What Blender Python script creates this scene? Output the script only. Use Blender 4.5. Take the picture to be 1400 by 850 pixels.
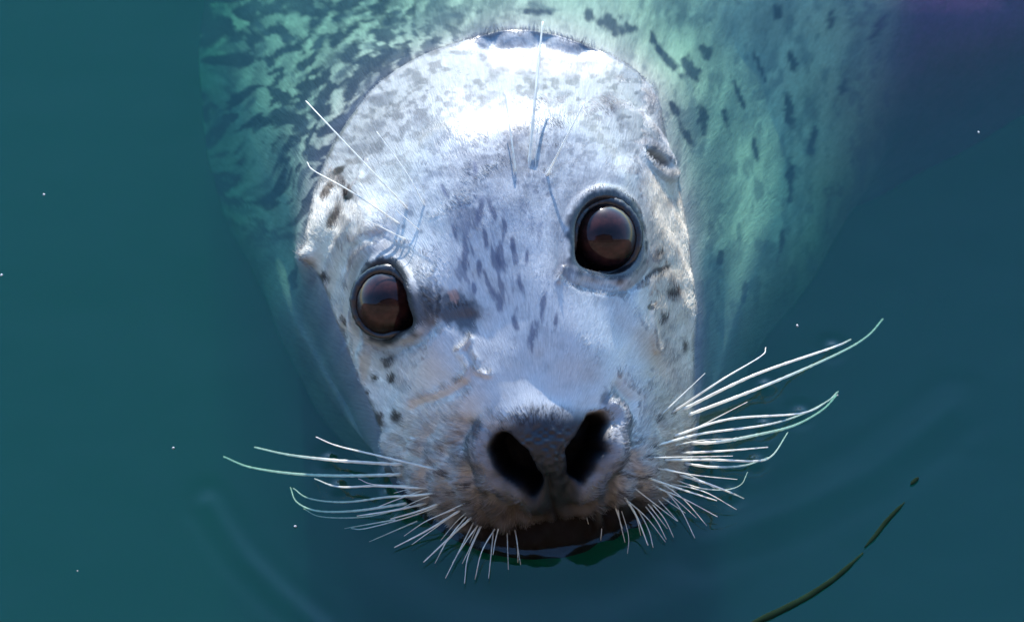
import bpy, math, random
import numpy as np
from mathutils import Vector

sc = bpy.context.scene
for o in list(bpy.data.objects):
    bpy.data.objects.remove(o)
COL = sc.collection
rng = np.random.default_rng(7)
random.seed(7)
R = math.radians

# ------------------------------------------------------------------ camera
IW, IH = 1400.0, 850.0            # size of the photograph the layout is measured on
PITCH = R(60.0)                   # camera looks down at the water
DIST, FRAME_W = 2.6, 0.56
FWD = np.array([0.0, math.cos(PITCH), -math.sin(PITCH)])
RIGHT = np.array([1.0, 0.0, 0.0])
UP = np.array([0.0, math.sin(PITCH), math.cos(PITCH)])
CAM = -FWD * DIST
cam_d = bpy.data.cameras.new('camera')
cam_d.sensor_width = 36.0
cam_d.lens = 36.0 * DIST / FRAME_W
cam_d.clip_start, cam_d.clip_end = 0.05, 500.0
cam_d.dof.use_dof = True
cam_d.dof.focus_distance = DIST - 0.055
cam_d.dof.aperture_fstop = 13.0
cam = bpy.data.objects.new('camera', cam_d)
COL.objects.link(cam)
cam.location = CAM
cam.rotation_euler = Vector(FWD).to_track_quat('-Z', 'Y').to_euler()
sc.camera = cam

# ------------------------------------------------------------------ sky and sun
SUN_ELEV, SUN_AZ = R(18.0), R(-3.0)      # azimuth measured from +Y towards +X
w = bpy.data.worlds.new('World')
sc.world = w
w.use_nodes = True
nt = w.node_tree
nt.nodes.clear()
sky = nt.nodes.new('ShaderNodeTexSky')
sky.sky_type = 'NISHITA'
sky.sun_disc = False
sky.sun_elevation, sky.sun_rotation = SUN_ELEV, SUN_AZ
sky.air_density, sky.dust_density, sky.ozone_density = 1.0, 0.1, 4.0
bg = nt.nodes.new('ShaderNodeBackground')
bg.inputs['Strength'].default_value = 0.15
wo = nt.nodes.new('ShaderNodeOutputWorld')
hs = nt.nodes.new('ShaderNodeHueSaturation')
hs.inputs['Saturation'].default_value = 1.08
nt.links.new(sky.outputs[0], hs.inputs['Color'])
nt.links.new(hs.outputs[0], bg.inputs[0])
nt.links.new(bg.outputs[0], wo.inputs[0])
sd = bpy.data.lights.new('sun', 'SUN')
sd.energy, sd.angle, sd.color = 2.0, R(0.5), (1.0, 0.95, 0.88)
so = bpy.data.objects.new('sun', sd)
COL.objects.link(so)
sdir = Vector((math.sin(SUN_AZ) * math.cos(SUN_ELEV), math.cos(SUN_AZ) * math.cos(SUN_ELEV), math.sin(SUN_ELEV)))
so.rotation_euler = sdir.to_track_quat('Z', 'Y').to_euler()
so.location = sdir * 5

sc.view_settings.view_transform = 'Standard'
sc.view_settings.look = 'None'
sc.view_settings.exposure = 2.3
sc.view_settings.gamma = 1.0
sc.render.engine = 'CYCLES'
cy = sc.cycles
cy.use_denoising = True
cy.max_bounces, cy.diffuse_bounces, cy.glossy_bounces = 6, 2, 3
cy.transmission_bounces, cy.transparent_max_bounces, cy.volume_bounces = 4, 12, 2
cy.caustics_reflective = cy.caustics_refractive = False
cy.sample_clamp_indirect = 4.0

# ------------------------------------------------------------------ helpers
def P(px, py, z):
    """point of the scene at height z that the photograph shows at (px, py)"""
    px, py, z = np.broadcast_arrays(np.asarray(px, float), np.asarray(py, float), np.asarray(z, float))
    k = FRAME_W / DIST / IW
    d = FWD + ((px - IW / 2) * k)[..., None] * RIGHT + ((IH / 2 - py) * k)[..., None] * UP
    t = (z - CAM[2]) / d[..., 2]
    return CAM + t[..., None] * d

def proj(p):
    q = np.asarray(p, float) - CAM
    dep = q @ FWD
    k = FRAME_W / DIST / IW
    return q @ RIGHT / dep / k + IW / 2, IH / 2 - q @ UP / dep / k

def sstep(a, b, x):
    t = np.clip((x - a) / (b - a), 0, 1)
    return t * t * (3 - 2 * t)

def vnoise(x, y, seed=0):
    """value noise 2-D, -1..1"""
    xi, yi = np.floor(x).astype(np.int64), np.floor(y).astype(np.int64)
    fx, fy = x - xi, y - yi
    fx, fy = fx * fx * (3 - 2 * fx), fy * fy * (3 - 2 * fy)
    def h(a, b):
        n = (a * 374761393 + b * 668265263 + seed * 1274126177) & 0xffffffff
        n = ((n ^ (n >> 13)) * 1274126177) & 0xffffffff
        n = (n ^ (n >> 16)) & 0xffff
        return n / 32767.5 - 1
    return (h(xi, yi) * (1 - fx) + h(xi + 1, yi) * fx) * (1 - fy) + (h(xi, yi + 1) * (1 - fx) + h(xi + 1, yi + 1) * fx) * fy

def fbm(x, y, o=3, seed=0):
    s, a, t = 0, 1.0, 0
    for i in range(o):
        s = s + a * vnoise(x * 2 ** i, y * 2 ** i, seed + i * 17)
        t += a
        a *= 0.5
    return s / t

def seg(px, py, pts):
    """distance in photo pixels to a polyline, and position along it 0..1"""
    best = np.full(px.shape, 1e9)
    par = np.zeros(px.shape)
    n = len(pts) - 1
    for i in range(n):
        (ax, ay), (bx, by) = pts[i], pts[i + 1]
        dx, dy = bx - ax, by - ay
        t = np.clip(((px - ax) * dx + (py - ay) * dy) / (dx * dx + dy * dy), 0, 1)
        d = np.hypot(px - ax - t * dx, py - ay - t * dy)
        m = d < best
        best = np.where(m, d, best)
        par = np.where(m, (i + t) / n, par)
    return best, par

def pchip_periodic(s0, v0, s):
    """periodic Catmull-Rom of rows v0 at increasing parameters s0 (period 1)"""
    s0 = np.asarray(s0)
    v0 = np.asarray(v0, float)
    n = len(s0)
    S = np.concatenate([s0 - 1, s0, s0 + 1])
    V = np.concatenate([v0, v0, v0])
    i = np.clip(np.searchsorted(S, s, 'right') - 1, 1, 3 * n - 3)
    t0, t1, t2, t3 = S[i - 1], S[i], S[i + 1], S[i + 2]
    m1 = (V[i + 1] - V[i - 1]) / (t2 - t0)[:, None]
    m2 = (V[i + 2] - V[i]) / (t3 - t1)[:, None]
    h = (t2 - t1)[:, None]
    t = ((s - t1) / (t2 - t1))[:, None]
    return V[i] * (2 * t**3 - 3 * t**2 + 1) + V[i + 1] * (3 * t**2 - 2 * t**3) + m1 * h * (t**3 - 2 * t**2 + t) + m2 * h * (t**3 - t**2)

def link(o, parent=None):
    COL.objects.link(o)
    if parent:
        o.parent = parent
    return o

def mesh_obj(name, V, F, mat, parent=None, smooth=True):
    me = bpy.data.meshes.new(name)
    me.from_pydata([tuple(v) for v in V], [], [tuple(f) for f in F])
    if smooth:
        me.polygons.foreach_set('use_smooth', [True] * len(me.polygons))
    me.materials.append(mat)
    me.update()
    return link(bpy.data.objects.new(name, me), parent)

def grid_mesh(name, V, F4, mat, parent=None):
    """big quad mesh straight from arrays (rows of -1 in the last column are triangles)"""
    me = bpy.data.meshes.new(name)
    tri = F4[F4[:, 3] < 0][:, :3]
    quad = F4[F4[:, 3] >= 0]
    me.vertices.add(len(V))
    me.vertices.foreach_set('co', np.ascontiguousarray(V, np.float32).ravel())
    loops = np.concatenate([quad.ravel(), tri.ravel()]).astype(np.int32)
    starts = np.concatenate([np.arange(len(quad)) * 4, len(quad) * 4 + np.arange(len(tri)) * 3]).astype(np.int32)
    me.loops.add(len(loops))
    me.loops.foreach_set('vertex_index', loops)
    me.polygons.add(len(starts))
    me.polygons.foreach_set('loop_start', starts)
    me.update(calc_edges=True)
    me.validate()
    me.polygons.foreach_set('use_smooth', np.ones(len(me.polygons), bool))
    me.materials.append(mat)
    return link(bpy.data.objects.new(name, me), parent)

def material(name):
    m = bpy.data.materials.new(name)
    m.use_nodes = True
    m.node_tree.nodes.clear()
    N, L = m.node_tree.nodes, m.node_tree.links
    out = N.new('ShaderNodeOutputMaterial')
    def node(t, **kw):
        n = N.new('ShaderNode' + t)
        for k, v in kw.items():
            if k.startswith('_'):
                setattr(n, k[1:], v)
            else:
                n.inputs[k.replace('__', ' ')].default_value = v
        return n
    return m, node, L.new, out

def tag(o, label, cat, group=None):
    o['label'], o['category'] = label, cat
    if group:
        o['group'] = group
    return o

# ------------------------------------------------------------------ materials
def skin_material():
    m, node, ln, out = material('wet_fur')
    col = node('Attribute', _attribute_name='pattern')
    wet = node('Attribute', _attribute_name='wet')
    uv = node('UVMap', _uv_map='flow')
    mp = node('Mapping', Scale=(5.0, 85.0, 1.0))
    ln(uv.outputs[0], mp.inputs[0])
    n1 = node('TexNoise', Scale=1.0, Detail=4.0, Roughness=0.6)
    ln(mp.outputs[0], n1.inputs['Vector'])
    mp2 = node('Mapping', Scale=(14.0, 230.0, 1.0))
    ln(uv.outputs[0], mp2.inputs[0])
    n2 = node('TexNoise', Scale=1.0, Detail=3.0, Roughness=0.6)
    ln(mp2.outputs[0], n2.inputs['Vector'])
    r1 = node('MapRange')
    for k, v in (('From Min', .3), ('From Max', .7), ('To Min', .68), ('To Max', 1.24)):
        r1.inputs[k].default_value = v
    av = node('Mix', _data_type='FLOAT')
    ln(n1.outputs['Fac'], av.inputs[2])
    ln(n2.outputs['Fac'], av.inputs[3])
    ln(av.outputs[0], r1.inputs['Value'])
    mul = node('VectorMath', _operation='MULTIPLY')
    ln(col.outputs['Color'], mul.inputs[0])
    ln(r1.outputs[0], mul.inputs[1])
    add = node('Math', _operation='ADD')
    ln(n1.outputs['Fac'], add.inputs[0])
    ln(n2.outputs['Fac'], add.inputs[1])
    bp = node('Bump', Strength=0.35, Distance=0.0012)
    ln(add.outputs[0], bp.inputs['Height'])
    b = node('BsdfPrincipled')
    sl = node('MapRange')
    for k, v in (('From Min', .02), ('From Max', .12), ('To Min', .02), ('To Max', .3)):
        sl.inputs[k].default_value = v
    ln(wet.outputs['Fac'], sl.inputs['Value'])
    ln(sl.outputs[0], b.inputs['Specular IOR Level'])
    ln(mul.outputs[0], b.inputs['Base Color'])
    ln(bp.outputs[0], b.inputs['Normal'])
    rr = node('MapRange')
    for k, v in (('From Min', 0), ('From Max', 1), ('To Min', .6), ('To Max', .34)):
        rr.inputs[k].default_value = v
    ln(wet.outputs['Fac'], rr.inputs['Value'])
    ln(rr.outputs[0], b.inputs['Roughness'])
    cw = node('Math', _operation='MULTIPLY')
    cw.inputs[1].default_value = 0.4
    ln(wet.outputs['Fac'], cw.inputs[0])
    ln(cw.outputs[0], b.inputs['Coat Weight'])
    b.inputs['Coat Roughness'].default_value = 0.22
    ln(b.outputs[0], out.inputs[0])
    return m

def hair_material():
    m, node, ln, out = material('fur_hair')
    col = node('Attribute', _attribute_name='pattern')
    b = node('BsdfPrincipled', Roughness=0.38)
    b.inputs['Specular IOR Level'].default_value = .25
    ln(col.outputs['Color'], b.inputs['Base Color'])
    ln(b.outputs[0], out.inputs[0])
    return m

def water_material():
    m, node, ln, out = material('harbour_water')
    geo = node('NewGeometry')
    n = node('TexNoise', Scale=22.0, Detail=3.0, Roughness=0.5)
    ln(geo.outputs['Position'], n.inputs['Vector'])
    bp = node('Bump', Strength=0.06, Distance=0.01)
    ln(n.outputs['Fac'], bp.inputs['Height'])
    # two-sided Schlick reflectance (the surface does not bend rays, so no total reflection from below)
    dot = node('VectorMath', _operation='DOT_PRODUCT')
    ln(bp.outputs[0], dot.inputs[0])
    ln(geo.outputs['Incoming'], dot.inputs[1])
    ab = node('Math', _operation='ABSOLUTE')
    ln(dot.outputs['Value'], ab.inputs[0])
    om = node('Math', _operation='SUBTRACT')
    om.inputs[0].default_value = 1.0
    om.use_clamp = True
    ln(ab.outputs[0], om.inputs[1])
    pw = node('Math', _operation='POWER')
    pw.inputs[1].default_value = 5.0
    ln(om.outputs[0], pw.inputs[0])
    fr = node('Math', _operation='MULTIPLY_ADD')
    fr.inputs[1].default_value, fr.inputs[2].default_value = 0.963, 0.037
    ln(pw.outputs[0], fr.inputs[0])
    tr = node('BsdfTransparent')
    gl = node('BsdfGlossy', Roughness=0.0)
    ln(bp.outputs[0], gl.inputs['Normal'])
    mx = node('MixShader')
    ln(fr.outputs[0], mx.inputs[0])
    ln(tr.outputs[0], mx.inputs[1])
    ln(gl.outputs[0], mx.inputs[2])
    ln(mx.outputs[0], out.inputs['Surface'])
    # volume: sigma_s = color*density, sigma_a = (1-color)*density
    vs = node('VolumeScatter', Density=0.34, Anisotropy=0.1)
    vs.inputs['Color'].default_value = (0.10, 0.68, 0.95, 1)
    va = node('VolumeAbsorption', Density=4.0)
    va.inputs['Color'].default_value = (0.22, 0.76, 0.49, 1)
    ad = node('AddShader')
    ln(vs.outputs[0], ad.inputs[0])
    ln(va.outputs[0], ad.inputs[1])
    ln(ad.outputs[0], out.inputs['Volume'])
    return m

def plain(name, color, rough=0.5, noise=0.25, scale=60.0, coat=0.0, bump=0.2, dist=0.001, transl=0.0):
    m, node, ln, out = material(name)
    tc = node('TexCoord')
    n = node('TexNoise', Scale=scale, Detail=4.0)
    ln(tc.outputs['Object'], n.inputs['Vector'])
    r = node('MapRange')
    for k, v in (('From Min', .25), ('From Max', .75), ('To Min', 1 - noise), ('To Max', 1 + noise)):
        r.inputs[k].default_value = v
    ln(n.outputs['Fac'], r.inputs['Value'])
    mul = node('VectorMath', _operation='MULTIPLY')
    mul.inputs[0].default_value = color
    ln(r.outputs[0], mul.inputs[1])
    b = node('BsdfPrincipled', Roughness=rough)
    b.inputs['Coat Weight'].default_value = coat
    b.inputs['Coat Roughness'].default_value = 0.03
    ln(mul.outputs[0], b.inputs['Base Color'])
    if bump:
        bp = node('Bump', Strength=bump, Distance=dist)
        ln(n.outputs['Fac'], bp.inputs['Height'])
        ln(bp.outputs[0], b.inputs['Normal'])
    last = b
    if transl:
        t = node('BsdfTranslucent')
        ln(mul.outputs[0], t.inputs['Color'])
        mx = node('MixShader', Fac=transl)
        ln(b.outputs[0], mx.inputs[1])
        ln(t.outputs[0], mx.inputs[2])
        last = mx
    ln(last.outputs[0], out.inputs[0])
    return m

M_SKIN = skin_material()
M_HAIR = hair_material()
M_WATER = water_material()
M_LID = plain('eyelid_skin', (0.012, 0.011, 0.012), 0.36, 0.4, 900, 0.15, 0.5, 0.0006)
M_WHISK = plain('whisker_keratin', (0.85, 0.84, 0.78), 0.3, 0.12, 200, 0.2, 0, 0, 0.5)
M_BED = plain('seabed_mud', (0.05, 0.055, 0.04), 0.9, 0.4, 3)
M_QUAY = plain('quay_timber', (0.19, 0.13, 0.10), 0.9, 0.4, 4, 0, 0.5, 0.02)
M_ADDED_SHED = plain('added_shed_timber', (0.07, 0.035, 0.028), 0.9, 0.5, 30, 0, 0.8, 0.03)
M_ROPE_REFL = plain('reflection_strip', (0.006, 0.016, 0.007), 0.95, 0.4, 80)  # dull dark green for the strips that stand in for a mirrored rope
M_ROPE_REFL.node_tree.nodes['Principled BSDF'].inputs['Specular IOR Level'].default_value = 0.05
M_FOAM = plain('foam', (0.45, 0.46, 0.45), 0.5, 0.1, 300)

def eye_material():
    m, node, ln, out = material('eye')
    tc = node('TexCoord')
    sep = node('SeparateXYZ')
    ln(tc.outputs['Object'], sep.inputs[0])
    # object Z runs out of the eye; iris rings follow the distance from that axis
    r = node('VectorMath', _operation='LENGTH')
    cmb = node('CombineXYZ')
    ln(sep.outputs[0], cmb.inputs[0])
    ln(sep.outputs[1], cmb.inputs[1])
    ln(cmb.outputs[0], r.inputs[0])
    ramp = node('ValToRGB')
    mr = node('MapRange')
    mr.inputs['From Max'].default_value = 0.0185
    ln(r.outputs['Value'], mr.inputs['Value'])
    ln(mr.outputs[0], ramp.inputs[0])
    e = ramp.color_ramp.elements
    e[0].position, e[0].color = 0.0, (0.010, 0.004, 0.003, 1)
    e[1].position, e[1].color = 1.0, (0.004, 0.003, 0.003, 1)
    for p, c in ((0.30, (0.012, 0.004, 0.004, 1)), (0.48, (0.036, 0.011, 0.008, 1)), (0.70, (0.026, 0.009, 0.007, 1)), (0.86, (0.006, 0.003, 0.003, 1))):
        x = e.new(p)
        x.color = c
    n = node('TexNoise', Scale=260.0, Detail=3.0)
    ln(tc.outputs['Object'], n.inputs['Vector'])
    mul = node('VectorMath', _operation='MULTIPLY')
    r2 = node('MapRange')
    for k, v in (('From Min', .3), ('From Max', .7), ('To Min', .6), ('To Max', 1.5)):
        r2.inputs[k].default_value = v
    ln(n.outputs['Fac'], r2.inputs['Value'])
    ln(ramp.outputs[0], mul.inputs[0])
    ln(r2.outputs[0], mul.inputs[1])
    b = node('BsdfPrincipled', Roughness=0.35, IOR=1.38)
    b.inputs['Specular IOR Level'].default_value = 0.05
    b.inputs['Coat Weight'].default_value = 1.0
    b.inputs['Coat Roughness'].default_value = 0.015
    b.inputs['Coat IOR'].default_value = 1.34
    ln(mul.outputs[0], b.inputs['Base Color'])
    ln(b.outputs[0], out.inputs[0])
    return m
M_EYE = eye_material()

# ------------------------------------------------------------------ the seal: contours
# waterline round the head (clockwise on the photograph, starting at the crown)
WL = [(690, 42), (640, 55), (580, 75), (530, 105), (500, 135), (472, 172), (450, 210), (434, 250), (425, 290), (419, 320), (414, 345), (424, 362),
      (440, 385), (455, 425), (473, 470), (490, 512), (506, 550), (520, 585), (530, 620), (553, 660), (590, 700), (630, 727), (670, 742),
      (720, 750), (765, 748), (820, 733), (870, 708), (902, 685), (925, 650), (940, 608), (947, 570), (950, 520), (950, 480),
      (951, 430), (948, 390), (944, 340), (937, 295), (926, 248), (915, 205), (906, 162), (895, 125), (876, 104), (850, 85), (825, 72), (800, 62), (745, 45)]
ST = [  # waterline station | shoulder ring | flank ring | outline of the body
    ((690, 42), (720, -60, -.055), (800, -300, -.07), (1000, -900, -.20)),
    ((580, 75), (540, 20, -.060), (520, -180, -.10), (640, -700, -.25)),
    ((500, 135), (430, 70, -.070), (340, -60, -.13), (330, -250, -.26)),
    ((450, 210), (380, 150, -.075), (310, 70, -.14), (285, -20, -.26)),
    ((425, 290), (375, 240, -.080), (315, 170, -.14), (272, 140, -.26)),
    ((414, 345), (383, 320, -.080), (335, 270, -.14), (288, 250, -.25)),
    ((440, 385), (405, 390, -.075), (370, 370, -.11), (340, 350, -.19)),
    ((473, 470), (435, 470, -.070), (410, 465, -.09), (385, 450, -.17)),
    ((506, 550), (480, 550, -.065), (460, 540, -.08), (435, 525, -.15)),
    ((530, 620), (515, 615, -.055), (505, 600, -.07), (500, 585, -.13)),
    ((590, 700), (590, 690, -.055), (600, 660, -.07), (600, 630, -.12)),
    ((670, 742), (672, 725, -.050), (680, 690, -.06), (690, 650, -.11)),
    ((765, 748), (765, 730, -.050), (765, 690, -.06), (765, 650, -.11)),
    ((870, 708), (860, 695, -.050), (850, 670, -.06), (830, 640, -.11)),
    ((925, 650), (930, 640, -.055), (925, 620, -.07), (920, 600, -.12)),
    ((947, 570), (965, 565, -.060), (975, 555, -.08), (985, 550, -.14)),
    ((950, 480), (980, 475, -.065), (1005, 470, -.09), (1030, 465, -.17)),
    ((948, 390), (990, 380, -.070), (1035, 375, -.095), (1075, 375, -.16)),
    ((937, 295), (990, 280, -.075), (1060, 270, -.10), (1140, 290, -.17)),
    ((915, 205), (985, 180, -.075), (1090, 170, -.10), (1195, 200, -.13)),
    ((895, 125), (970, 90, -.070), (1110, 60, -.08), (1262, 98, -.09)),
    ((850, 85), (910, 20, -.060), (1130, -40, -.065), (1405, 38, -.075)),
    ((800, 62), (860, -20, -.055), (1080, -160, -.07), (1600, -80, -.10)),
    ((745, 45), (790, -45, -.055), (920, -250, -.09), (1500, -600, -.35)),
]
wl3 = P([p[0] for p in WL], [p[1] for p in WL], 0.0)
seglen = np.linalg.norm(np.roll(wl3, -1, 0) - wl3, axis=1)
wl_s = np.concatenate([[0], np.cumsum(seglen)[:-1]]) / seglen.sum()
NA, NR = 900, 215
s_all = np.arange(NA) / NA
W3 = pchip_periodic(wl_s, wl3, s_all)
st_s = [wl_s[WL.index(st[0])] for st in ST]
def ring(k):
    a = np.array([st[k] for st in ST], float)
    return pchip_periodic(st_s, P(a[:, 0], a[:, 1], a[:, 2]), s_all)
M1, M2, B3 = ring(1), ring(2), ring(3)

# head heights above the water at points of the face (photo x, photo y, metres)
HP = [
    # mid line from crown to chin
    (672, 58, -.003), (671, 74, .001), (670, 95, .040), (669, 115, .070), (668, 140, .092), (667, 180, .107), (668, 230, .110), (670, 290, .106), (676, 350, .099), (688, 410, .092),
    (702, 470, .085), (714, 520, .079), (724, 555, .077), (735, 590, .073), (743, 620, .070), (749, 650, .061), (755, 685, .042), (761, 718, .020), (763, 735, .008),
    # right of the mid line (photo right)
    (740, 58, -.003), (741, 75, .002), (740, 98, .044), (745, 140, .096), (750, 200, .106), (755, 260, .103), (762, 320, .099), (780, 380, .094),
    (795, 72, -.002), (800, 88, .004), (803, 105, .036), (810, 130, .068), (815, 180, .090), (820, 240, .094), (835, 290, .092), (832, 325, .089), (830, 375, .085),
    (850, 110, .022), (860, 150, .056), (868, 200, .070), (878, 250, .074), (888, 300, .072), (890, 350, .069), (888, 400, .067), (880, 450, .066),
    (885, 130, .010), (900, 180, .022), (910, 230, .030), (922, 290, .032), (930, 350, .030), (932, 410, .029), (930, 470, .027), (925, 520, .026),
    (800, 430, .088), (840, 440, .078), (800, 480, .083), (850, 490, .069), (895, 500, .046), (770, 540, .077), (820, 545, .071), (860, 550, .058), (905, 560, .036),
    (820, 585, .069), (850, 600, .058), (890, 605, .038), (925, 600, .015), (845, 640, .053), (880, 645, .037), (910, 640, .015),
    (820, 680, .042), (860, 680, .028), (890, 675, .013), (800, 705, .024), (840, 708, .013), (800, 620, .064), (795, 655, .052),
    # left of the mid line
    (600, 80, .018), (600, 120, .066), (595, 180, .096), (595, 240, .101), (600, 300, .100), (605, 360, .096), (610, 410, .091), (630, 460, .086),
    (545, 110, .016), (535, 150, .050), (525, 210, .072), (525, 270, .079), (530, 330, .079), (520, 415, .072), (530, 375, .077), (550, 460, .071),
    (480, 180, .014), (468, 230, .030), (462, 280, .040), (462, 330, .044), (475, 370, .052), (478, 420, .044), (492, 460, .040), (440, 270, .014), (438, 320, .018), (448, 360, .020),
    (600, 500, .078), (550, 500, .060), (512, 500, .028), (640, 540, .076), (590, 550, .062), (545, 560, .036), (525, 560, .015),
    (680, 570, .074), (640, 590, .063), (590, 600, .046), (550, 610, .021), (690, 600, .070), (670, 630, .060), (620, 640, .046), (575, 645, .021),
    (690, 660, .050), (650, 670, .041), (610, 675, .022), (700, 690, .036), (660, 700, .024), (630, 705, .014), (710, 720, .017), (670, 725, .009),
]
hp = P([h[0] for h in HP], [h[1] for h in HP], [h[2] for h in HP])
edge = W3[::15]
out_dir = np.roll(W3, -1, 0) - np.roll(W3, 1, 0)
out_dir = np.stack([out_dir[:, 1], -out_dir[:, 0], 0 * out_dir[:, 0]], 1)
out_dir /= np.linalg.norm(out_dir, axis=1)[:, None]
ctr0 = W3.mean(0)
if ((W3 - ctr0) * out_dir).sum() < 0:
    out_dir = -out_dir
sd_out = np.clip((M1 - W3) @ np.array([0, 0, -1.0]), .01, 1) / np.clip(((M1 - W3) * out_dir).sum(1), .012, 1)   # slope just outside the waterline
sd_out = np.clip(sd_out, 0.8, 3.0)
skirt = (W3 + out_dir * .010)[::20].copy()
skirt[:, 2] = -(.010 * sd_out)[::20]
C_ALL = np.concatenate([hp, edge, skirt])
cx, cyy, cz = C_ALL[:, 0], C_ALL[:, 1], C_ALL[:, 2]
def tps(r2):
    return np.where(r2 > 0, r2 * np.log(np.maximum(r2, 1e-12)), 0)
SCL = 10.0
A = tps(((cx[:, None] - cx) ** 2 + (cyy[:, None] - cyy) ** 2) * SCL**2) + np.eye(len(cx)) * 0.004
PM = np.stack([np.ones_like(cx), cx, cyy], 1)
K = np.block([[A, PM], [PM.T, np.zeros((3, 3))]])
sol = np.linalg.solve(K, np.concatenate([cz, [0, 0, 0]]))
def height(x, y):
    res = np.empty(x.shape)
    xf, yf, rf = x.ravel(), y.ravel(), res.ravel()
    for i in range(0, len(xf), 20000):
        a, b = xf[i:i + 20000], yf[i:i + 20000]
        rf[i:i + 20000] = tps(((a[:, None] - cx) ** 2 + (b[:, None] - cyy) ** 2) * SCL**2) @ sol[:-3] + sol[-3] + sol[-2] * a + sol[-1] * b
    return rf.reshape(x.shape)

CEN = P(695, 340, .05)[:2]
rho = (np.arange(1, NR + 1) / NR) ** .78
HX = CEN[0] + (W3[None, :, 0] - CEN[0]) * rho[:, None]
HY = CEN[1] + (W3[None, :, 1] - CEN[1]) * rho[:, None]
HZ = height(HX, HY)
HZ[-1] *= 0.3
rows = [np.stack([HX, HY, HZ], -1)]
# below the water: loft waterline -> shoulder -> flank -> outline -> belly
lower = [W3 * [1, 1, 0] + np.stack([0 * HZ[-1], 0 * HZ[-1], HZ[-1]], 1), M1, M2, B3]
bc = B3.mean(0)
U1 = B3 + (bc - B3) * np.array([.10, .10, 0]) + np.array([0, 0, -.10])
U2 = B3 + (bc - B3) * np.array([.45, .45, 0]) + np.array([0, 0, -.20])
lower += [U1, U2]
T0 = [(W3 - (CEN.tolist() + [0.0])) * 0 + out_dir * .02 + np.array([0, 0, -1.0]) * (sd_out * .02)[:, None]]
kn = np.array([0, 1, 2, 3, 4, 5], float)
LV = np.stack(lower, 0)
tang = np.zeros_like(LV)
tang[0] = T0[0]
for i in range(1, 5):
    tang[i] = (LV[i + 1] - LV[i - 1]) * 0.5
tang[5] = (LV[5] - LV[4]) * 0.6
cnt = [34, 34, 30, 10, 8]
for i in range(5):
    for t in (np.arange(1, cnt[i] + 1) / cnt[i]):
        h00, h10, h01, h11 = 2*t**3 - 3*t**2 + 1, t**3 - 2*t**2 + t, 3*t**2 - 2*t**3, t**3 - t**2
        rows.append((h00 * LV[i] + h10 * tang[i] + h01 * LV[i + 1] + h11 * tang[i + 1])[None])
G = np.concatenate(rows, 0)                  # (rows, NA, 3)
NROW = G.shape[0]

def grid_normals(G):
    du = np.roll(G, -1, 1) - np.roll(G, 1, 1)
    dv = np.empty_like(G)
    dv[1:-1] = G[2:] - G[:-2]
    dv[0], dv[-1] = G[1] - G[0], G[-1] - G[-2]
    n = np.cross(dv, du)
    n /= np.maximum(np.linalg.norm(n, axis=-1, keepdims=True), 1e-12)
    if n[20, :, 2].mean() < 0:
        n = -n
    return n

PX, PY = proj(G)
nrm = grid_normals(G)
above = (np.arange(NROW) < NR)[:, None] & np.ones(PX.shape, bool)
def surf(px, py):
    """grid index of the head point seen at a photo pixel"""
    d = np.where(above[:NR], (PX[:NR] - px) ** 2 + (PY[:NR] - py) ** 2, 1e12)
    i = np.unravel_index(np.argmin(d), d.shape)
    return i

# ------------------------------------------------------------------ eyes: where they sit
EYES = []
TO_CAM = -FWD
for (ex, ey, su, sv, cang, cst, mixn) in ((831, 322, .0172, .0192, R(222), .22, .45), (521, 413, .0158, .0176, R(-32), .30, .45)):
    i = surf(ex, ey)
    p = G[i]
    ii = np.hypot(PX[:NR] - ex, PY[:NR] - ey) < 60
    n = nrm[:NR][ii].mean(0)
    n /= np.linalg.norm(n)
    mixn = .3
    a = n * mixn + TO_CAM * (1 - mixn)
    a /= np.linalg.norm(a)
    u = RIGHT - a * (RIGHT @ a)
    u /= np.linalg.norm(u)
    v = np.cross(a, u)
    Re = .0205
    c = p + a * (.0050 - Re)
    EYES.append(dict(c=c, a=a, u=u, v=v, R=Re, su=su, sv=sv, ca=cang, cs=cst, p=p))

# ------------------------------------------------------------------ sculpting the face
D = np.zeros(PX.shape)              # displacement along the normal
head = sstep(-.02, -.005, G[..., 2]) * above
for e in EYES:
    q = G - e['p']
    du, dv, da = q @ e['u'], q @ e['v'], q @ e['a']
    th = np.arctan2(dv, du)
    dth = np.angle(np.exp(1j * (th - e['ca'])))
    rr = np.hypot(du / e['su'], dv / e['sv']) / (1 + e['cs'] * np.exp(-(dth / .35) ** 2))
    rr = np.where(np.abs(da) > .04, 9, rr)
    e['m'] = rr
    D += -0.016 * (1 - sstep(.80, 1.12, rr))
    D += 0.0012 * np.exp(-((rr - 1.28) / .16) ** 2)
    D += -0.0009 * np.exp(-((rr - 1.62) / .07) ** 2) * np.clip(-np.sin(th), 0, 1)
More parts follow.
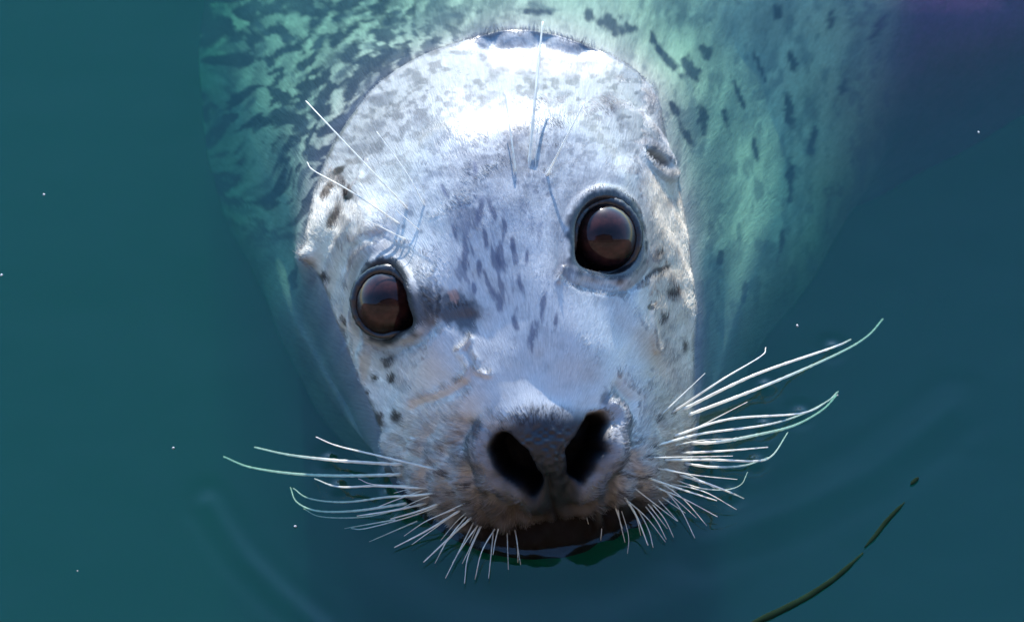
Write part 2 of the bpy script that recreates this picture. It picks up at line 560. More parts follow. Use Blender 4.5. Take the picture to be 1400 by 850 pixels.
# nostrils
NOS = [[(815, 578), (802, 612), (788, 648)], [(686, 611), (706, 637), (730, 662)]]
wobx, woby = PX + 3 * vnoise(PX / 22, PY / 22, 5), PY + 3 * vnoise(PX / 22, PY / 22, 6)
nos_d = []
for k, pts in enumerate(NOS):
    d, t = seg(wobx, woby, pts)
    wd = np.interp(t, [0, .45, 1], [15, 23, 10]) + 2.5 * vnoise(PX / 14, PY / 14, 15 + k)
    d = d - wd
    nos_d.append((d, t))
    if k == 0:
        outer_all = np.zeros(PX.shape)
    side = (PX - 752) * (1 if k == 0 else -1)
    (ax, ay), (bx, by) = pts[0], pts[-1]
    crs = ((bx - ax) * (PY - ay) - (by - ay) * (PX - ax)) / math.hypot(bx - ax, by - ay)
    outer = sstep(-4, 14, -crs if k == 0 else crs)
    outer_all = np.maximum(outer_all, outer * (d < 45))
    D += 0.0045 * np.exp(-((d - 15) / 10) ** 2) * outer * head
    D += -0.0022 * np.exp(-((d - 38) / 10) ** 2) * outer * head
    D += -0.0015 * np.exp(-(np.maximum(d, 0) / 14) ** 2) * (1 - outer) * head
# groove of the lip, mouth line and folds round the muzzle
for pts, wd, dep in (([(752, 655), (757, 690), (766, 716)], 5, .0022), ([(640, 722), (690, 733), (750, 724), (800, 714), (868, 692)], 6, .0050),
                     ([(712, 690), (700, 712), (706, 722)], 8, .0030), ([(660, 600), (668, 640), (700, 676), (716, 690)], 7, .0022),
                     ([(838, 560), (842, 600), (828, 645), (818, 672)], 9, .0010), ([(570, 558), (600, 548), (640, 526)], 6, .0014),
                     ([(484, 338), (500, 326), (522, 322)], 6, .0022), ([(560, 440), (600, 440), (640, 436)], 12, .0010),
                     ([(800, 385), (860, 395), (890, 372)], 9, .0012), ([(470, 455), (510, 480), (560, 470), (590, 448)], 8, .0018)):
    d, t = seg(wobx, woby, pts)
    D += -dep * np.exp(-(d / wd) ** 2) * head
# ear hole on the right, ear bump on the left
ce = np.hypot(((PX - 900) * .75 + (PY - 221) * .66) / 19, (-(PX - 900) * .66 + (PY - 221) * .75) / 8)
D += -0.008 * (1 - sstep(.6, 1.2, ce)) * head + .0016 * np.exp(-((ce - 1.6) / .4) ** 2) * head
D += 0.0038 * np.exp(-(((PX - 416) / 13) ** 2 + ((PY - 350) / 11) ** 2)) * head
# whisker pads: plump, with follicle bumps in rows
for (qx, qy, sx, sy, am) in ((880, 625, 55, 55, .003), (590, 655, 55, 45, .003), (740, 575, 50, 25, .002), (850, 235, 45, 25, .002), (510, 335, 40, 22, .0015)):
    D += am * np.exp(-(((PX - qx) / sx) ** 2 + ((PY - qy) / sy) ** 2)) * head
muz = sstep(560, 620, PY) * head * sstep(20, 45, np.minimum(nos_d[0][0], nos_d[1][0]))
ang = np.arctan2(PY - 600, np.where(PX > 748, PX - 745, 745 - PX))
radm = np.hypot(PX - 745, PY - 600)
D += muz * 0.0016 * np.sin(radm / 6.2 + 2.2 * vnoise(PX / 40, PY / 40, 9)) * np.cos(ang * 11 + 1.5 * vnoise(PX / 60, PY / 60, 4)) * sstep(70, 110, radm)
D += muz * .0013 * fbm(PX / 16, PY / 16, 3, 21)
D += head * .0011 * fbm(PX / 70, PY / 70, 3, 31)
D += head * .0007 * vnoise(PX / 4.5, PY / 4.5, 33) * sstep(1.0, .7, np.hypot((PX - 752) / 80, (PY - 636) / 60))
# film of water on the cheeks: a slightly raised sheet with a ragged edge
def wet_mask():
    jag = 7 * fbm(PX / 18, PY / 18, 3, 41) + 4 * fbm(PX / 7, PY / 7, 2, 43)
    right_edge = np.interp(PY, [90, 150, 230, 270, 330, 400, 440, 500, 540, 600, 660], [870, 885, 868, 872, 880, 893, 893, 893, 880, 860, 840])
    left_edge = np.interp(PY, [90, 180, 230, 300, 330, 360, 400, 440, 470, 510, 555, 580, 600, 640, 700], [450, 440, 450, 505, 540, 590, 600, 600, 585, 565, 560, 650, 665, 680, 690])
    m = sstep(-5, 5, PX - left_edge + jag) * sstep(-5, 5, right_edge - PX + jag)
    low = sstep(600, 560, PY + jag)
    return m * low * head
wet = wet_mask()
D += wet * .0004
# drops and trickles on the wet edge
for pts, wd in (([(640, 462), (630, 480), (640, 500), (636, 515)], 5), ([(640, 462), (652, 490), (650, 505), (668, 512)], 4), ([(893, 420), (891, 450), (893, 480)], 4),
                ([(500, 225), (488, 250), (475, 268)], 4), ([(770, 370), (765, 385)], 5)):
    d, t = seg(wobx, woby, pts)
    D += .0013 * np.exp(-(d / wd) ** 2) * head
    wet = np.maximum(wet, np.exp(-(d / (wd + 2)) ** 2))
G2 = G + nrm * D[..., None]
for d, t in nos_d:
    n0 = nrm[:NR][(d[:NR] < 14)].mean(0)
    n0 /= np.linalg.norm(n0)
    n0 = n0 * .6 + TO_CAM * .4
    G2 -= (0.026 * (1 - sstep(-11, 4, d)) * head)[..., None] * n0
# lumpy submerged body
bodyw = sstep(-.01, -.05, G[..., 2]) * ~above
G2 += nrm * (bodyw * .006 * fbm(PX / 120 + 3, PY / 160, 2, 51))[..., None]
nrm2 = grid_normals(G2)

# ------------------------------------------------------------------ coat pattern (pigment, plus some painted light and shade)
fx, fy = PX - 748, 655 - PY                       # hair grows away from the nose
frad = np.hypot(fx, fy)
fang = np.arctan2(fx, np.maximum(fy, -1e9))
ax_u, ax_v = frad / 100.0, fang
STREAK = fbm(fang * 60, frad / 16, 3, 55)
base = np.array([.50, .50, .48])
Cc = np.broadcast_to(base, PX.shape + (3,)).copy()
def paint(mask, colr, k=1.0):
    global Cc
    mm = np.clip(mask * k, 0, 1)[..., None]
    Cc = Cc * (1 - mm) + np.array(colr) * mm
DARK = (.060, .064, .080)
BROWN = (.075, .052, .038)
paint(sstep(0, .8, fbm(PX / 45, PY / 45, 4, 61)) * head, (.36, .355, .34), .6)
paint(sstep(.05, .6, fbm(PX / 11, PY / 11, 3, 63)) * head, (.30, .295, .29), .35)
paint(sstep(.0, .6, fbm(PX / 38, PY / 30, 4, 65)) * sstep(260, 120, PY + .3 * np.abs(PX - 680) * -1) * head, (.50, .43, .33), .45)
paint(sstep(.1, .6, fbm(PX / 30, PY / 30, 4, 66)) * sstep(420, 520, PY) * head, (.50, .44, .36), .4)
paint(np.exp(-(((PX - 575) / 75) ** 2 + ((PY - 560) / 85) ** 2)) * head, (.66, .61, .54), .8)  # left cheek painted paler in place of light bounced off the quay
paint(np.exp(-(((PX - 880) / 60) ** 2 + ((PY - 590) / 60) ** 2)) * head, (.55, .52, .47), .6)  # same painted bounce light on the right whisker pad
# streaky spots on the forehead
reg = np.exp(-(((PX - 672) / 75) ** 2 + ((PY - 345) / 120) ** 2))
sp = fbm(fang * 34 + 40, frad / 34, 3, 71)
paint(sstep(.20, .60, sp + .3 * STREAK + .25 * reg) * reg * head, (.10, .105, .15), .8)
reg2 = np.exp(-(((PX - 650) / 150) ** 2 + ((PY - 230) / 80) ** 2))
paint(sstep(.22, .6, fbm(PX / 20, PY / 17, 4, 73)) * reg2 * head, (.17, .18, .23), .75)
reg3 = sstep(330, 150, PY) * head
paint(reg3, (.25, .25, .25), .85)  # crown base painted darker to hold back the sun on it
paint(sstep(-.05, .45, fbm(PX / 26, PY / 17, 4, 76)) * reg3, (.11, .11, .125), .75)
paint(sstep(.0, .4, fbm(PX / 10, PY / 8, 3, 77)) * reg3, (.09, .085, .09), .7)
paint(sstep(900, 860, PX) * 0 + sstep(862, 900, PX) * sstep(230, 260, PY) * head, (.42, .36, .27), .85)
paint(sstep(520, 470, PX) * sstep(200, 330, PY) * sstep(560, 470, PY) * head, (.50, .44, .34), .6)
def spot(x, y, a, b, tilt, colr=DARK, k=.9, only=None, jag=.45, soft=False):
    c, s = math.cos(R(tilt)), math.sin(R(tilt))
    dx, dy = PX - x, PY - y
    d = np.hypot((dx * c + dy * s) / a, (-dx * s + dy * c) / b) + jag * fbm(PX / 8, PY / 8, 2, int(x + y) % 97)
    if soft:
        paint(sstep(1.35, .35, d + .9 * STREAK) * head, colr, k)
        return
    paint(sstep(1.15, .55, d) * (head if only is None else only), colr, k)
for s in ((636, 346, 8, 21, 0), (655, 292, 7, 20, 10), (608, 262, 6, 17, -30), (627, 275, 5, 12, -25), (681, 408, 9, 17, -22), (672, 288, 6, 13, -20), (650, 236, 7, 10, 0), (684, 358, 12, 14, -20),
          (700, 330, 5, 16, -10), (730, 452, 9, 20, 10), (705, 440, 6, 14, 0), (664, 328, 6, 14, -10), (742, 420, 6, 18, 8), (712, 392, 6, 14, -10), (690, 310, 5, 12, -10), (655, 365, 5, 10, 0),
          (760, 440, 5, 13, 10), (720, 352, 4, 10, 0), (648, 395, 5, 9, 0), (622, 318, 5, 11, -20)):
    spot(s[0], s[1], s[2] * .68, s[3] * 1.05, s[4], colr=(.10, .105, .15), k=.8, jag=.3, soft=True)
for s in ((533, 495, 8, 8, 0), (536, 520, 7, 7, 0), (547, 573, 9, 9, 0), (520, 576, 8, 11, 0), (441, 383, 8, 8, 0), (921, 405, 10, 9, 0), (903, 371, 14, 7, -20), (880, 388, 12, 5, -25), (908, 440, 7, 6, 0),
          (936, 477, 5, 10, 0), (514, 516, 5, 5, 0), (470, 440, 4, 5, 0), (505, 540, 5, 4, 0), (458, 300, 9, 14, 20), (476, 268, 10, 9, 0), (447, 262, 7, 14, 25), (462, 235, 12, 6, -40), (900, 352, 8, 5, 0), (890, 420, 5, 4, 0)):
    spot(s[0], s[1], s[2] * 1.15, s[3] * 1.15, s[4], colr=(.045, .03, .022), k=1.0)
paint(sstep(.05, .5, fbm(PX / 15, PY / 13, 3, 79)) * np.exp(-(((PX - 470) / 45) ** 2 + ((PY - 255) / 55) ** 2)) * head, (.11, .09, .075), .85)
# dark fur at the inner corner of the left eye, and under the right one
d, t = seg(wobx, woby, [(552, 424), (596, 418), (636, 430)])
paint(sstep(34, 12, d + 8 * fbm(PX / 9, PY / 9, 2, 81)) * head, (.045, .045, .052), .93)
d, t = seg(wobx, woby, [(788, 352), (770, 372)])
paint(sstep(20, 4, d + 6 * fbm(PX / 7, PY / 7, 2, 83)) * head, (.16, .15, .16), .8)
spot(621, 404, 9, 12, -20, (.38, .20, .14), .75)
for e in EYES:
    paint(sstep(1.46, 1.20, e['m'] + .14 * fbm(PX / 9, PY / 9, 2, 80)), (.014, .013, .015), 1)
    paint(np.exp(-((e['m'] - 1.6) / .28) ** 2) * .5, (.12, .12, .125), 1)
# muzzle, nose pad, nostrils, lips
nd = np.minimum(nos_d[0][0], nos_d[1][0])
paint(muz * sstep(-.1, .5, fbm(PX / 10, PY / 8, 3, 87)), (.17, .165, .165), .65)
paint(sstep(600, 700, PY) * head, (.16, .15, .145), .65)  # muzzle darkens downwards: shade of its underside painted into the fur
paint(muz * sstep(.25, .5, fbm(PX / 6, PY / 6, 2, 89)), (.05, .048, .05), .5)
pad_d = np.minimum(seg(wobx, woby, [(715, 628), (752, 612), (790, 604)])[0] - 4, seg(wobx, woby, [(752, 608), (756, 682)])[0] + 0)
pad_d = pad_d + 7 * fbm(PX / 12, PY / 12, 2, 88)
nose_e = np.hypot((PX - 752) / 96, (PY - 632) / 74) + .10 * fbm(PX / 14, PY / 14, 3, 86)
rimm = outer_all * sstep(3, 8, nd) * sstep(26, 18, nd)
paint(sstep(1.12, .72, nose_e) * head * (1 - .8 * rimm), (.030, .030, .040), .93)
paint(rimm * head, (.16, .16, .18), .6)  # rim crescents painted paler for the bluish light on them
paint(sstep(50, 16, pad_d) * head, (.010, .010, .015), .97)
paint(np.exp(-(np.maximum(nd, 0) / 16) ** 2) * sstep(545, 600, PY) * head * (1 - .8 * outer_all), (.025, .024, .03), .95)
paint(np.exp(-((nd - 30) / 8) ** 2) * outer_all * head, (.030, .043, .045), .8)
paint(sstep(660, 700, PY + 6 * fbm(PX / 12, PY / 12, 2, 85)) * sstep(170, 90, np.abs(PX - 760)) * head, (.065, .052, .042), .88)
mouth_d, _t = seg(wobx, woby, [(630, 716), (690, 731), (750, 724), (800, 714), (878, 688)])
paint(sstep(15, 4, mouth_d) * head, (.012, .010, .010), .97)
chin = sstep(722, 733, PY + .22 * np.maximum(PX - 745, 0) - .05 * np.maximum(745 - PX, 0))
paint(chin * head, (.010, .008, .007), .98)  # near-black chin: dark skin with its shade painted in
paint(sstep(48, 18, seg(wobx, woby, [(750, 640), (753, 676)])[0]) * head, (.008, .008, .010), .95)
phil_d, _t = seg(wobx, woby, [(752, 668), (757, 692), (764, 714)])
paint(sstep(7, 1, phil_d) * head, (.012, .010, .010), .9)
for (x, y, a, b) in ((652, 585, 11, 16), (826, 545, 7, 14)):
    spot(x, y, a, b, 0, (.09, .085, .09), .8)
paint(sstep(9, -3, nd) * head, (.004, .0038, .004), 1)  # dark skin blackened further to give the shallow pits deep shade
ear = 1 - sstep(.7, 1.3, ce)
paint(ear * head, (.03, .025, .028), 1)
# submerged coat: mottled back on the left, sparse long spots on the right flank
sub = (~above) * 1.0
th_ = .55
lx, ly = (PX * math.cos(th_) - PY * math.sin(th_)), (PX * math.sin(th_) + PY * math.cos(th_))
wx, wy = lx + 30 * fbm(PX / 90, PY / 90, 2, 91), ly + 30 * fbm(PX / 90, PY / 90, 2, 92)
mot = fbm(wx / 22, wy / 11, 5, 93) + .35 * fbm(PX / 130, PY / 130, 2, 94)
leftw = sstep(760, 520, PX + .2 * PY) * sstep(420, 250, PY)
paint(sub, (.32, .32, .27), 1)
paint(sub * sstep(760, 980, PX), (.38, .37, .29), 1)
paint(sstep(.12, .42, fbm(PX / 12 + 7, PY / 26, 4, 100)) * sub * sstep(760, 900, PX), (.10, .11, .12), .6)
paint(sstep(-.2, .5, fbm(PX / 18 + PY / 60, PY / 70, 4, 96)) * sub, (.14, .145, .14), .65)
paint(sstep(-.12, .16, mot) * leftw * sub, (.022, .028, .042), .93)
paint(sstep(.1, .5, fbm(wx / 22, wy / 12, 3, 95)) * leftw * sub, (.06, .07, .09), .7)
fine = np.exp(-(((PX - 560) / 150) ** 2 + ((PY - 70) / 90) ** 2)) * sub
paint(sstep(-.05, .25, fbm(PX / 9, PY / 8, 3, 98)) * fine, (.025, .032, .045), .9)
topw = sstep(60, -20, PY - 20) * sub
paint(sstep(.05, .4, fbm(PX / 50, PY / 24, 4, 97)) * topw * sstep(1000, 760, PX), (.07, .08, .09), .85)
paint(sstep(.25, .6, fbm(PX / 30, PY / 90, 4, 99)) * sub * (1 - leftw), (.15, .16, .16), .6)
for s in ((1082, 86, 7, 22, -8), (1076, 150, 9, 32, -8), (1077, 250, 8, 34, 3), (1200, 36, 8, 22, 30), (1062, 18, 8, 10, 0), (1136, 28, 6, 14, 5), (946, 92, 12, 20, -30), (968, 70, 9, 13, -30), (914, 78, 8, 34, -40),
          (960, 163, 9, 22, -10), (991, 166, 7, 17, -15), (938, 186, 7, 22, -25), (920, 145, 7, 16, -30), (1152, 120, 6, 20, 10), (985, 352, 6, 9, 0), (1030, 205, 4, 18, -10), (1016, 400, 5, 18, 8), (1060, 330, 5, 30, 8),
          (1110, 190, 7, 26, 15), (835, 35, 20, 16, 0), (860, 42, 14, 10, 0), (805, 22, 10, 12, 0), (730, 15, 30, 6, 0), (896, 52, 6, 20, -30), (1010, 130, 4, 26, -20), (1040, 95, 4, 26, -20), (400, 380, 9, 16, 0)):
    spot(s[0], s[1], s[2] * .85, s[3], s[4], colr=(.03, .035, .05), k=.9, only=sub, jag=.7)
paint(sstep(1110, 1270, PX + .15 * PY) * sub, (.085, .008, .07), .97)  # flank painted dark purple for the dimming with depth
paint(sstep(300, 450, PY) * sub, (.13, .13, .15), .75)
paint(sstep(620, 680, PY) * sub, (.008, .008, .008), .98)  # throat painted near-black for the gloom under the chin
# fading skin just under the waterline so that both sides of it agree
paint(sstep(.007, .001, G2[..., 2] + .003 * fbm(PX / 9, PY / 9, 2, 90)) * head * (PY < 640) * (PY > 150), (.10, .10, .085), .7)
# dark follicles the whiskers grow from
for (x, y) in ((896, 575), (916, 567), (912, 598), (886, 611), (925, 620), (879, 624), (904, 627), (888, 641), (922, 646), (872, 649), (888, 665), (865, 667), (846, 669), (876, 689), (839, 689), (826, 676), (872, 690), (858, 650), (860, 630), (868, 606),
               (614, 645), (594, 666), (570, 663), (623, 671), (587, 689), (609, 688), (631, 700), (650, 702), (645, 719), (662, 717), (688, 707), (642, 685), (660, 690), (640, 662), (655, 672), (563, 292), (553, 310), (585, 292), (577, 318), (560, 330), (723, 240), (707, 250), (744, 247), (731, 262), (750, 266)):
    if y > 500:
        spot(x, y, 4.5, 4, 0, (.03, .028, .03), .85, jag=.3)
    else:
        spot(x, y, 4.0, 3.5, 0, (.14, .14, .16), .6, jag=.6)
Cc = np.clip(Cc, .002, .8)

# ------------------------------------------------------------------ the seal: objects
seal = link(bpy.data.objects.new('harbor_seal', None))
seal.empty_display_size = .1
tag(seal, 'pale grey spotted seal looking up with its wet head out of the teal water', 'seal')
V = np.concatenate([G2.reshape(-1, 3), [[CEN[0], CEN[1], G2[0, :, 2].mean()]], [G2[-1].mean(0) + [0, 0, -.03]]])
idx = np.arange(NROW * NA).reshape(NROW, NA)
nx = np.roll(idx, -1, 1)
Q = np.stack([idx[:-1], idx[1:], nx[1:], nx[:-1]], -1).reshape(-1, 4)
t1 = np.stack([np.full(NA, NROW * NA), idx[0], nx[0], np.full(NA, -1)], -1)
t2 = np.stack([np.full(NA, NROW * NA + 1), nx[-1], idx[-1], np.full(NA, -1)], -1)
F = np.concatenate([Q, t1, t2])
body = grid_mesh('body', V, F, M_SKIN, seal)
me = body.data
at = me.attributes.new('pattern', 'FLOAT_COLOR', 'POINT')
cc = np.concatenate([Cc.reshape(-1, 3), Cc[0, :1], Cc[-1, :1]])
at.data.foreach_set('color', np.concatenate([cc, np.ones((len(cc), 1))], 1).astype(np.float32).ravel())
nosewet = sstep(.95, .75, nose_e) * sstep(575, 600, PY) * head * sstep(2, 8, nd) * (1 - .6 * rimm)
wa = np.clip(np.maximum((wet * .9 + .12) * (.3 + .7 * sstep(0, 6, nd)), .6 * nosewet), 0, 1) * (1 - .97 * np.clip(chin + sstep(690, 712, PY), 0, 1)) * above
at = me.attributes.new('wet', 'FLOAT', 'POINT')
at.data.foreach_set('value', np.concatenate([wa.ravel(), [.5, .1]]).astype(np.float32))
uvl = me.uv_layers.new(name='flow')
li = np.empty(len(me.loops), np.int32)
me.loops.foreach_get('vertex_index', li)
uu = np.concatenate([ax_u.ravel(), ax_u[0, :1], [9]])
vv = np.concatenate([ax_v.ravel(), ax_v[0, :1], [0]])
uvl.data.foreach_set('uv', np.stack([uu[li], vv[li]], 1).astype(np.float32).ravel())

# eyes
def uv_sphere(c, Rr, a, u, v, n=48, m=32):
    Vv, Ff = [], []
    for j in range(m + 1):
        t = math.pi * j / m
        for i in range(n):
            f = 2 * math.pi * i / n
            Vv.append((Rr * math.sin(t) * math.cos(f), Rr * math.sin(t) * math.sin(f), Rr * math.cos(t)))
    for j in range(m):
        for i in range(n):
            k = (i + 1) % n
            if j == 0:
                Ff.append((i, (j + 1) * n + i, (j + 1) * n + k))
            elif j == m - 1:
                Ff.append((j * n + i, (j + 1) * n + i, j * n + k))
            else:
                Ff.append((j * n + i, (j + 1) * n + i, (j + 1) * n + k, j * n + k))
    return Vv, Ff
from mathutils import Matrix
for e, lab in zip(EYES, ('dark brown eye reflecting blue sky', 'dark brown eye with a nearly black corner')):
    Vv, Ff = uv_sphere(None, e['R'], None, None, None)
    o = mesh_obj('eye', Vv, Ff, M_EYE, seal)
    Mx = Matrix((e['u'], e['v'], e['a'])).transposed().to_4x4()
    Mx.translation = Vector(e['c'])
    o.matrix_local = Mx
    o['label'] = lab
    # lid: a fleshy rim swept round the opening
    NL, NP = 96, 14
    Vl = []
    for i in range(NL):
        f = 2 * math.pi * i / NL
        df = (f - e['ca'] + math.pi) % (2 * math.pi) - math.pi
        k = 1 + e['cs'] * math.exp(-(df / .35) ** 2)
        rad = np.array([e['su'] * math.cos(f), e['sv'] * math.sin(f)]) * k
        r = np.hypot(*rad)
        zz = math.sqrt(max((e['R'] + .0006) ** 2 - r * r, (.25 * e['R']) ** 2))
        if r > e['R'] * .95:
            zz = min(zz, .006)
        ctr = np.array([rad[0], rad[1], zz - .0005])
        rd = np.array([rad[0], rad[1], 0]) / r
        ax2 = np.array([0, 0, 1.0])
        tr = .0020 * (1 + .12 * random.uniform(-1, 1)) * (1 + .25 * math.sin(f)) * (1 + .12 * math.sin(f * 5 + 1) * .5) * (1 - .25 * math.exp(-(df / .35) ** 2))
        for j in range(NP):
            g = 2 * math.pi * j / NP
            Vl.append(ctr + rd * math.cos(g) * tr * 1.15 + ax2 * math.sin(g) * tr)
    Fl = [(i * NP + j, i * NP + (j + 1) % NP, ((i + 1) % NL) * NP + (j + 1) % NP, ((i + 1) % NL) * NP + j) for i in range(NL) for j in range(NP)]
    ol = mesh_obj('eyelid', Vl, Fl, M_LID, o)

# ------------------------------------------------------------------ whiskers
PIERCE = []
def whisker(pts, r0, r1, bead=.18, base_on_head=True, sag=0.0):
    """pts: (photo x, photo y, z or None for on the skin)"""
    q = []
    for k, (x, y, z) in enumerate(pts):
        if z is None:
            i = surf(x, y)
            q.append(G2[i] - nrm2[i] * .002)
        elif isinstance(z, tuple):
            q.append(P(x, y, q[0][2] + z[0]))
        else:
            q.append(P(x, y, z * 4 if z < 0 else z))
    q = np.array(q)
    n = len(q)
    # dense Catmull-Rom
    pad = np.concatenate([[2 * q[0] - q[1]], q, [2 * q[-1] - q[-2]]])
    L = np.linalg.norm(np.diff(q, axis=0), axis=1).sum()
    per = max(5, int(L / .0022 / (n - 1)))
    pl = []
    for i in range(n - 1):
        for t in np.arange(per) / per:
            a, b, c, d = pad[i:i + 4]
            pl.append(.5 * (2 * b + (c - a) * t + (2 * a - 5 * b + 4 * c - d) * t * t + (3 * b - a - 3 * c + d) * t**3))
    pl.append(q[-1])
    pl = np.array(pl)
    if sag:
        tt = np.linspace(0, 1, len(pl))
        pl[:, 2] += sag * 4 * tt * (1 - tt)
    s = np.concatenate([[0], np.cumsum(np.linalg.norm(np.diff(pl, axis=0), axis=1))])
    rad = r0 + (r1 - r0) * (s / s[-1]) ** 1.2
    rad = rad * (1 + bead * np.sin(s / .0011 + random.random() * 6) * (.5 + .5 * np.sin(s / .0047)))
    NP = 6
    Vv, Ff = [], []
    tg = np.gradient(pl, axis=0)
    tg /= np.linalg.norm(tg, axis=1)[:, None]
    for i in range(len(pl)):
        a = np.cross(tg[i], [0.1, .2, 1.0])
        a /= np.linalg.norm(a)
        b = np.cross(a, tg[i])
        for j in range(NP):
            g = 2 * math.pi * j / NP
            Vv.append(pl[i] + (a * math.cos(g) + b * math.sin(g)) * rad[i])
    for i in range(len(pl) - 1):
        for j in range(NP):
            k = (j + 1) % NP
            Ff.append((i * NP + j, i * NP + k, (i + 1) * NP + k, (i + 1) * NP + j))
    Ff.append(tuple(range((len(pl) - 1) * NP, len(pl) * NP)))
    for i in range(len(pl) - 1):
        if pl[i, 2] > 0 >= pl[i + 1, 2]:
            PIERCE.append((pl[i, 0], pl[i, 1], rad[i]))
            break
    return mesh_obj('whisker', Vv, Ff, M_WHISK, seal)
N_ = None
BIG, MED, FIN = (.00095, .0004), (.00072, .00028), (.0004, .00016)
WH = [
    # photo right
    ([(896, 575, N_), (964, 510, .035)], FIN), ([(916, 567, N_), (985, 520, .034), (1040, 487, .024), (1047, 475, .02)], MED),
    ([(932, 561, N_), (1030, 513, .016), (1138, 475, .0005), (1163, 464, -.008)], BIG), ([(940, 568, N_), (1046, 527, .0005), (1144, 484, -.012), (1185, 460, -.018), (1207, 436, -.022)], BIG),
    ([(952, 585, .004), (1022, 549, .008)], FIN), ([(912, 598, N_), (995, 573, .015), (1094, 565, .0005), (1130, 549, -.008), (1144, 536, -.012)], MED),
    ([(886, 611, N_), (957, 593, .018), (1045, 581, .0005), (1094, 567, -.008), (1133, 547, -.014), (1146, 535, -.018)], MED),
    ([(940, 607, N_), (981, 604, .0005), (1031, 595, -.008), (1084, 582, -.015), (1123, 561, -.02), (1144, 540, -.024)], BIG),
    ([(925, 620, N_), (990, 616, .014), (1050, 611, .012)], MED), ([(879, 624, N_), (1002, 623, .03)], FIN),
    ([(904, 627, N_), (970, 628, .008), (1032, 630, .0005), (1056, 622, -.006), (1077, 591, -.014)], MED),
    ([(932, 632, N_), (974, 638, .0005), (1017, 636, -.006), (1050, 625, -.012)], MED), ([(888, 641, N_), (950, 649, .02), (1008, 655, .012)], FIN),
    ([(922, 646, N_), (965, 660, .008), (999, 673, .0005), (1017, 681, -.005)], MED), ([(872, 649, N_), (930, 668, .016), (980, 684, .006)], MED),
    ([(920, 655, N_), (958, 667, .0005), (992, 669, -.006), (1013, 662, -.01), (1022, 645, -.014)], FIN), ([(888, 665, N_), (932, 680, .012), (981, 706, .003)], FIN),
    ([(905, 668, N_), (930, 695, .006), (950, 735, .002)], FIN), ([(865, 667, N_), (900, 692, .012), (926, 712, .004)], FIN), ([(900, 676, N_), (937, 701, .003)], FIN),
    ([(846, 669, N_), (870, 705, .016), (886, 745, .006)], MED), ([(876, 689, N_), (898, 712, .008), (911, 737, .003)], FIN), ([(888, 688, N_), (908, 708, .006), (921, 734, .002)], FIN),
    ([(839, 689, N_), (851, 722, .010)], FIN), ([(826, 676, N_), (829, 698, .02)], FIN), ([(872, 700, N_), (886, 722, .005), (893, 748, .002)], FIN), ([(853, 701, N_), (859, 730, .006), (858, 756, .002)], (.00025, .00012)),
    ([(897, 680, N_), (927, 712, .003)], FIN), ([(800, 700, N_), (806, 722, .01)], (.00025, .00012)),
    # brows
    ([(723, 240, N_), (731, 140, (.011,)), (742, 30, (.013,))], (.0009, .0005)), ([(707, 250, N_), (700, 195, (.009,)), (690, 125, (.012,))], (.0006, .00025)), ([(744, 247, N_), (768, 200, (.010,)), (799, 140, (.016,))], (.0006, .00025)),
    ([(731, 262, N_), (735, 170, (.009,))], (.00025, .00012)), ([(703, 268, N_), (692, 225, (.003,))], (.0002, .0001)),
    ([(563, 292, N_), (500, 225, (.006,)), (450, 172, (.006,)), (418, 138, (.0,))], (.0006, .0003)), ([(553, 310, N_), (480, 262, (.004,)), (430, 234, (.0,)), (420, 222, (-.004,))], (.0005, .00028)),
    ([(585, 292, N_), (555, 235, (.005,)), (515, 180, (.006,))], FIN), ([(577, 318, N_), (520, 268, (.008,))], (.00025, .00012)), ([(560, 330, N_), (500, 300, (.004,))], FIN),
    # photo left
    ([(614, 645, N_), (519, 623, .034), (461, 609, .026), (432, 597, .024)], MED), ([(553, 636, N_), (500, 632, .008), (449, 628, .0005), (393, 621, -.009), (348, 611, -.014)], BIG),
    ([(551, 649, N_), (527, 649, .0005), (460, 650, -.006), (399, 647, -.012), (341, 638, -.018), (306, 624, -.022)], BIG), ([(594, 666, N_), (519, 664, .010), (463, 665, .0005), (430, 654, -.006)], MED),
    ([(570, 663, N_), (512, 662, .010), (490, 654, .009)], FIN), ([(623, 671, N_), (567, 677, .014), (531, 679, .0005), (471, 686, -.007), (423, 681, -.014), (401, 667, -.018)], MED),
    ([(587, 689, N_), (540, 697, .006), (488, 705, .0005)], MED), ([(609, 688, N_), (570, 699, .008), (534, 709, .0005)], MED), ([(555, 688, .003), (485, 698, -.006), (434, 698, -.012), (406, 686, -.016), (397, 666, -.02)], MED),
    ([(560, 692, .002), (500, 706, -.007), (440, 706, -.014), (415, 695, -.018)], FIN),
    ([(631, 700, N_), (585, 724, .007), (539, 748, .002)], MED), ([(621, 705, N_), (563, 744, .004)], FIN), ([(650, 702, N_), (618, 731, .008), (579, 768, .003)], MED), ([(645, 719, N_), (628, 752, .006), (609, 790, .003)], FIN),
    ([(662, 717, N_), (640, 760, .006), (635, 797, .003)], FIN), ([(658, 722, N_), (632, 770, .003)], FIN), ([(688, 707, N_), (678, 735, .01), (674, 758, .008)], FIN), ([(672, 731, N_), (668, 790, .004)], FIN), ([(689, 731, N_), (695, 778, .006)], (.00025, .00012)),
    ([(642, 685, N_), (597, 705, .02)], FIN), ([(540, 710, -.001), (471, 722, -.010)], FIN), ([(570, 712, -.001), (505, 740, -.008)], FIN), ([(640, 712, N_), (606, 745, .004)], FIN), ([(700, 735, N_), (712, 772, .004)], (.00022, .0001)),
    ([(603, 690, N_), (560, 706, .004), (500, 722, -.003), (480, 722, -.006)], FIN),
]
for pts, (ra, rb) in WH:
    whisker(pts, ra, rb)
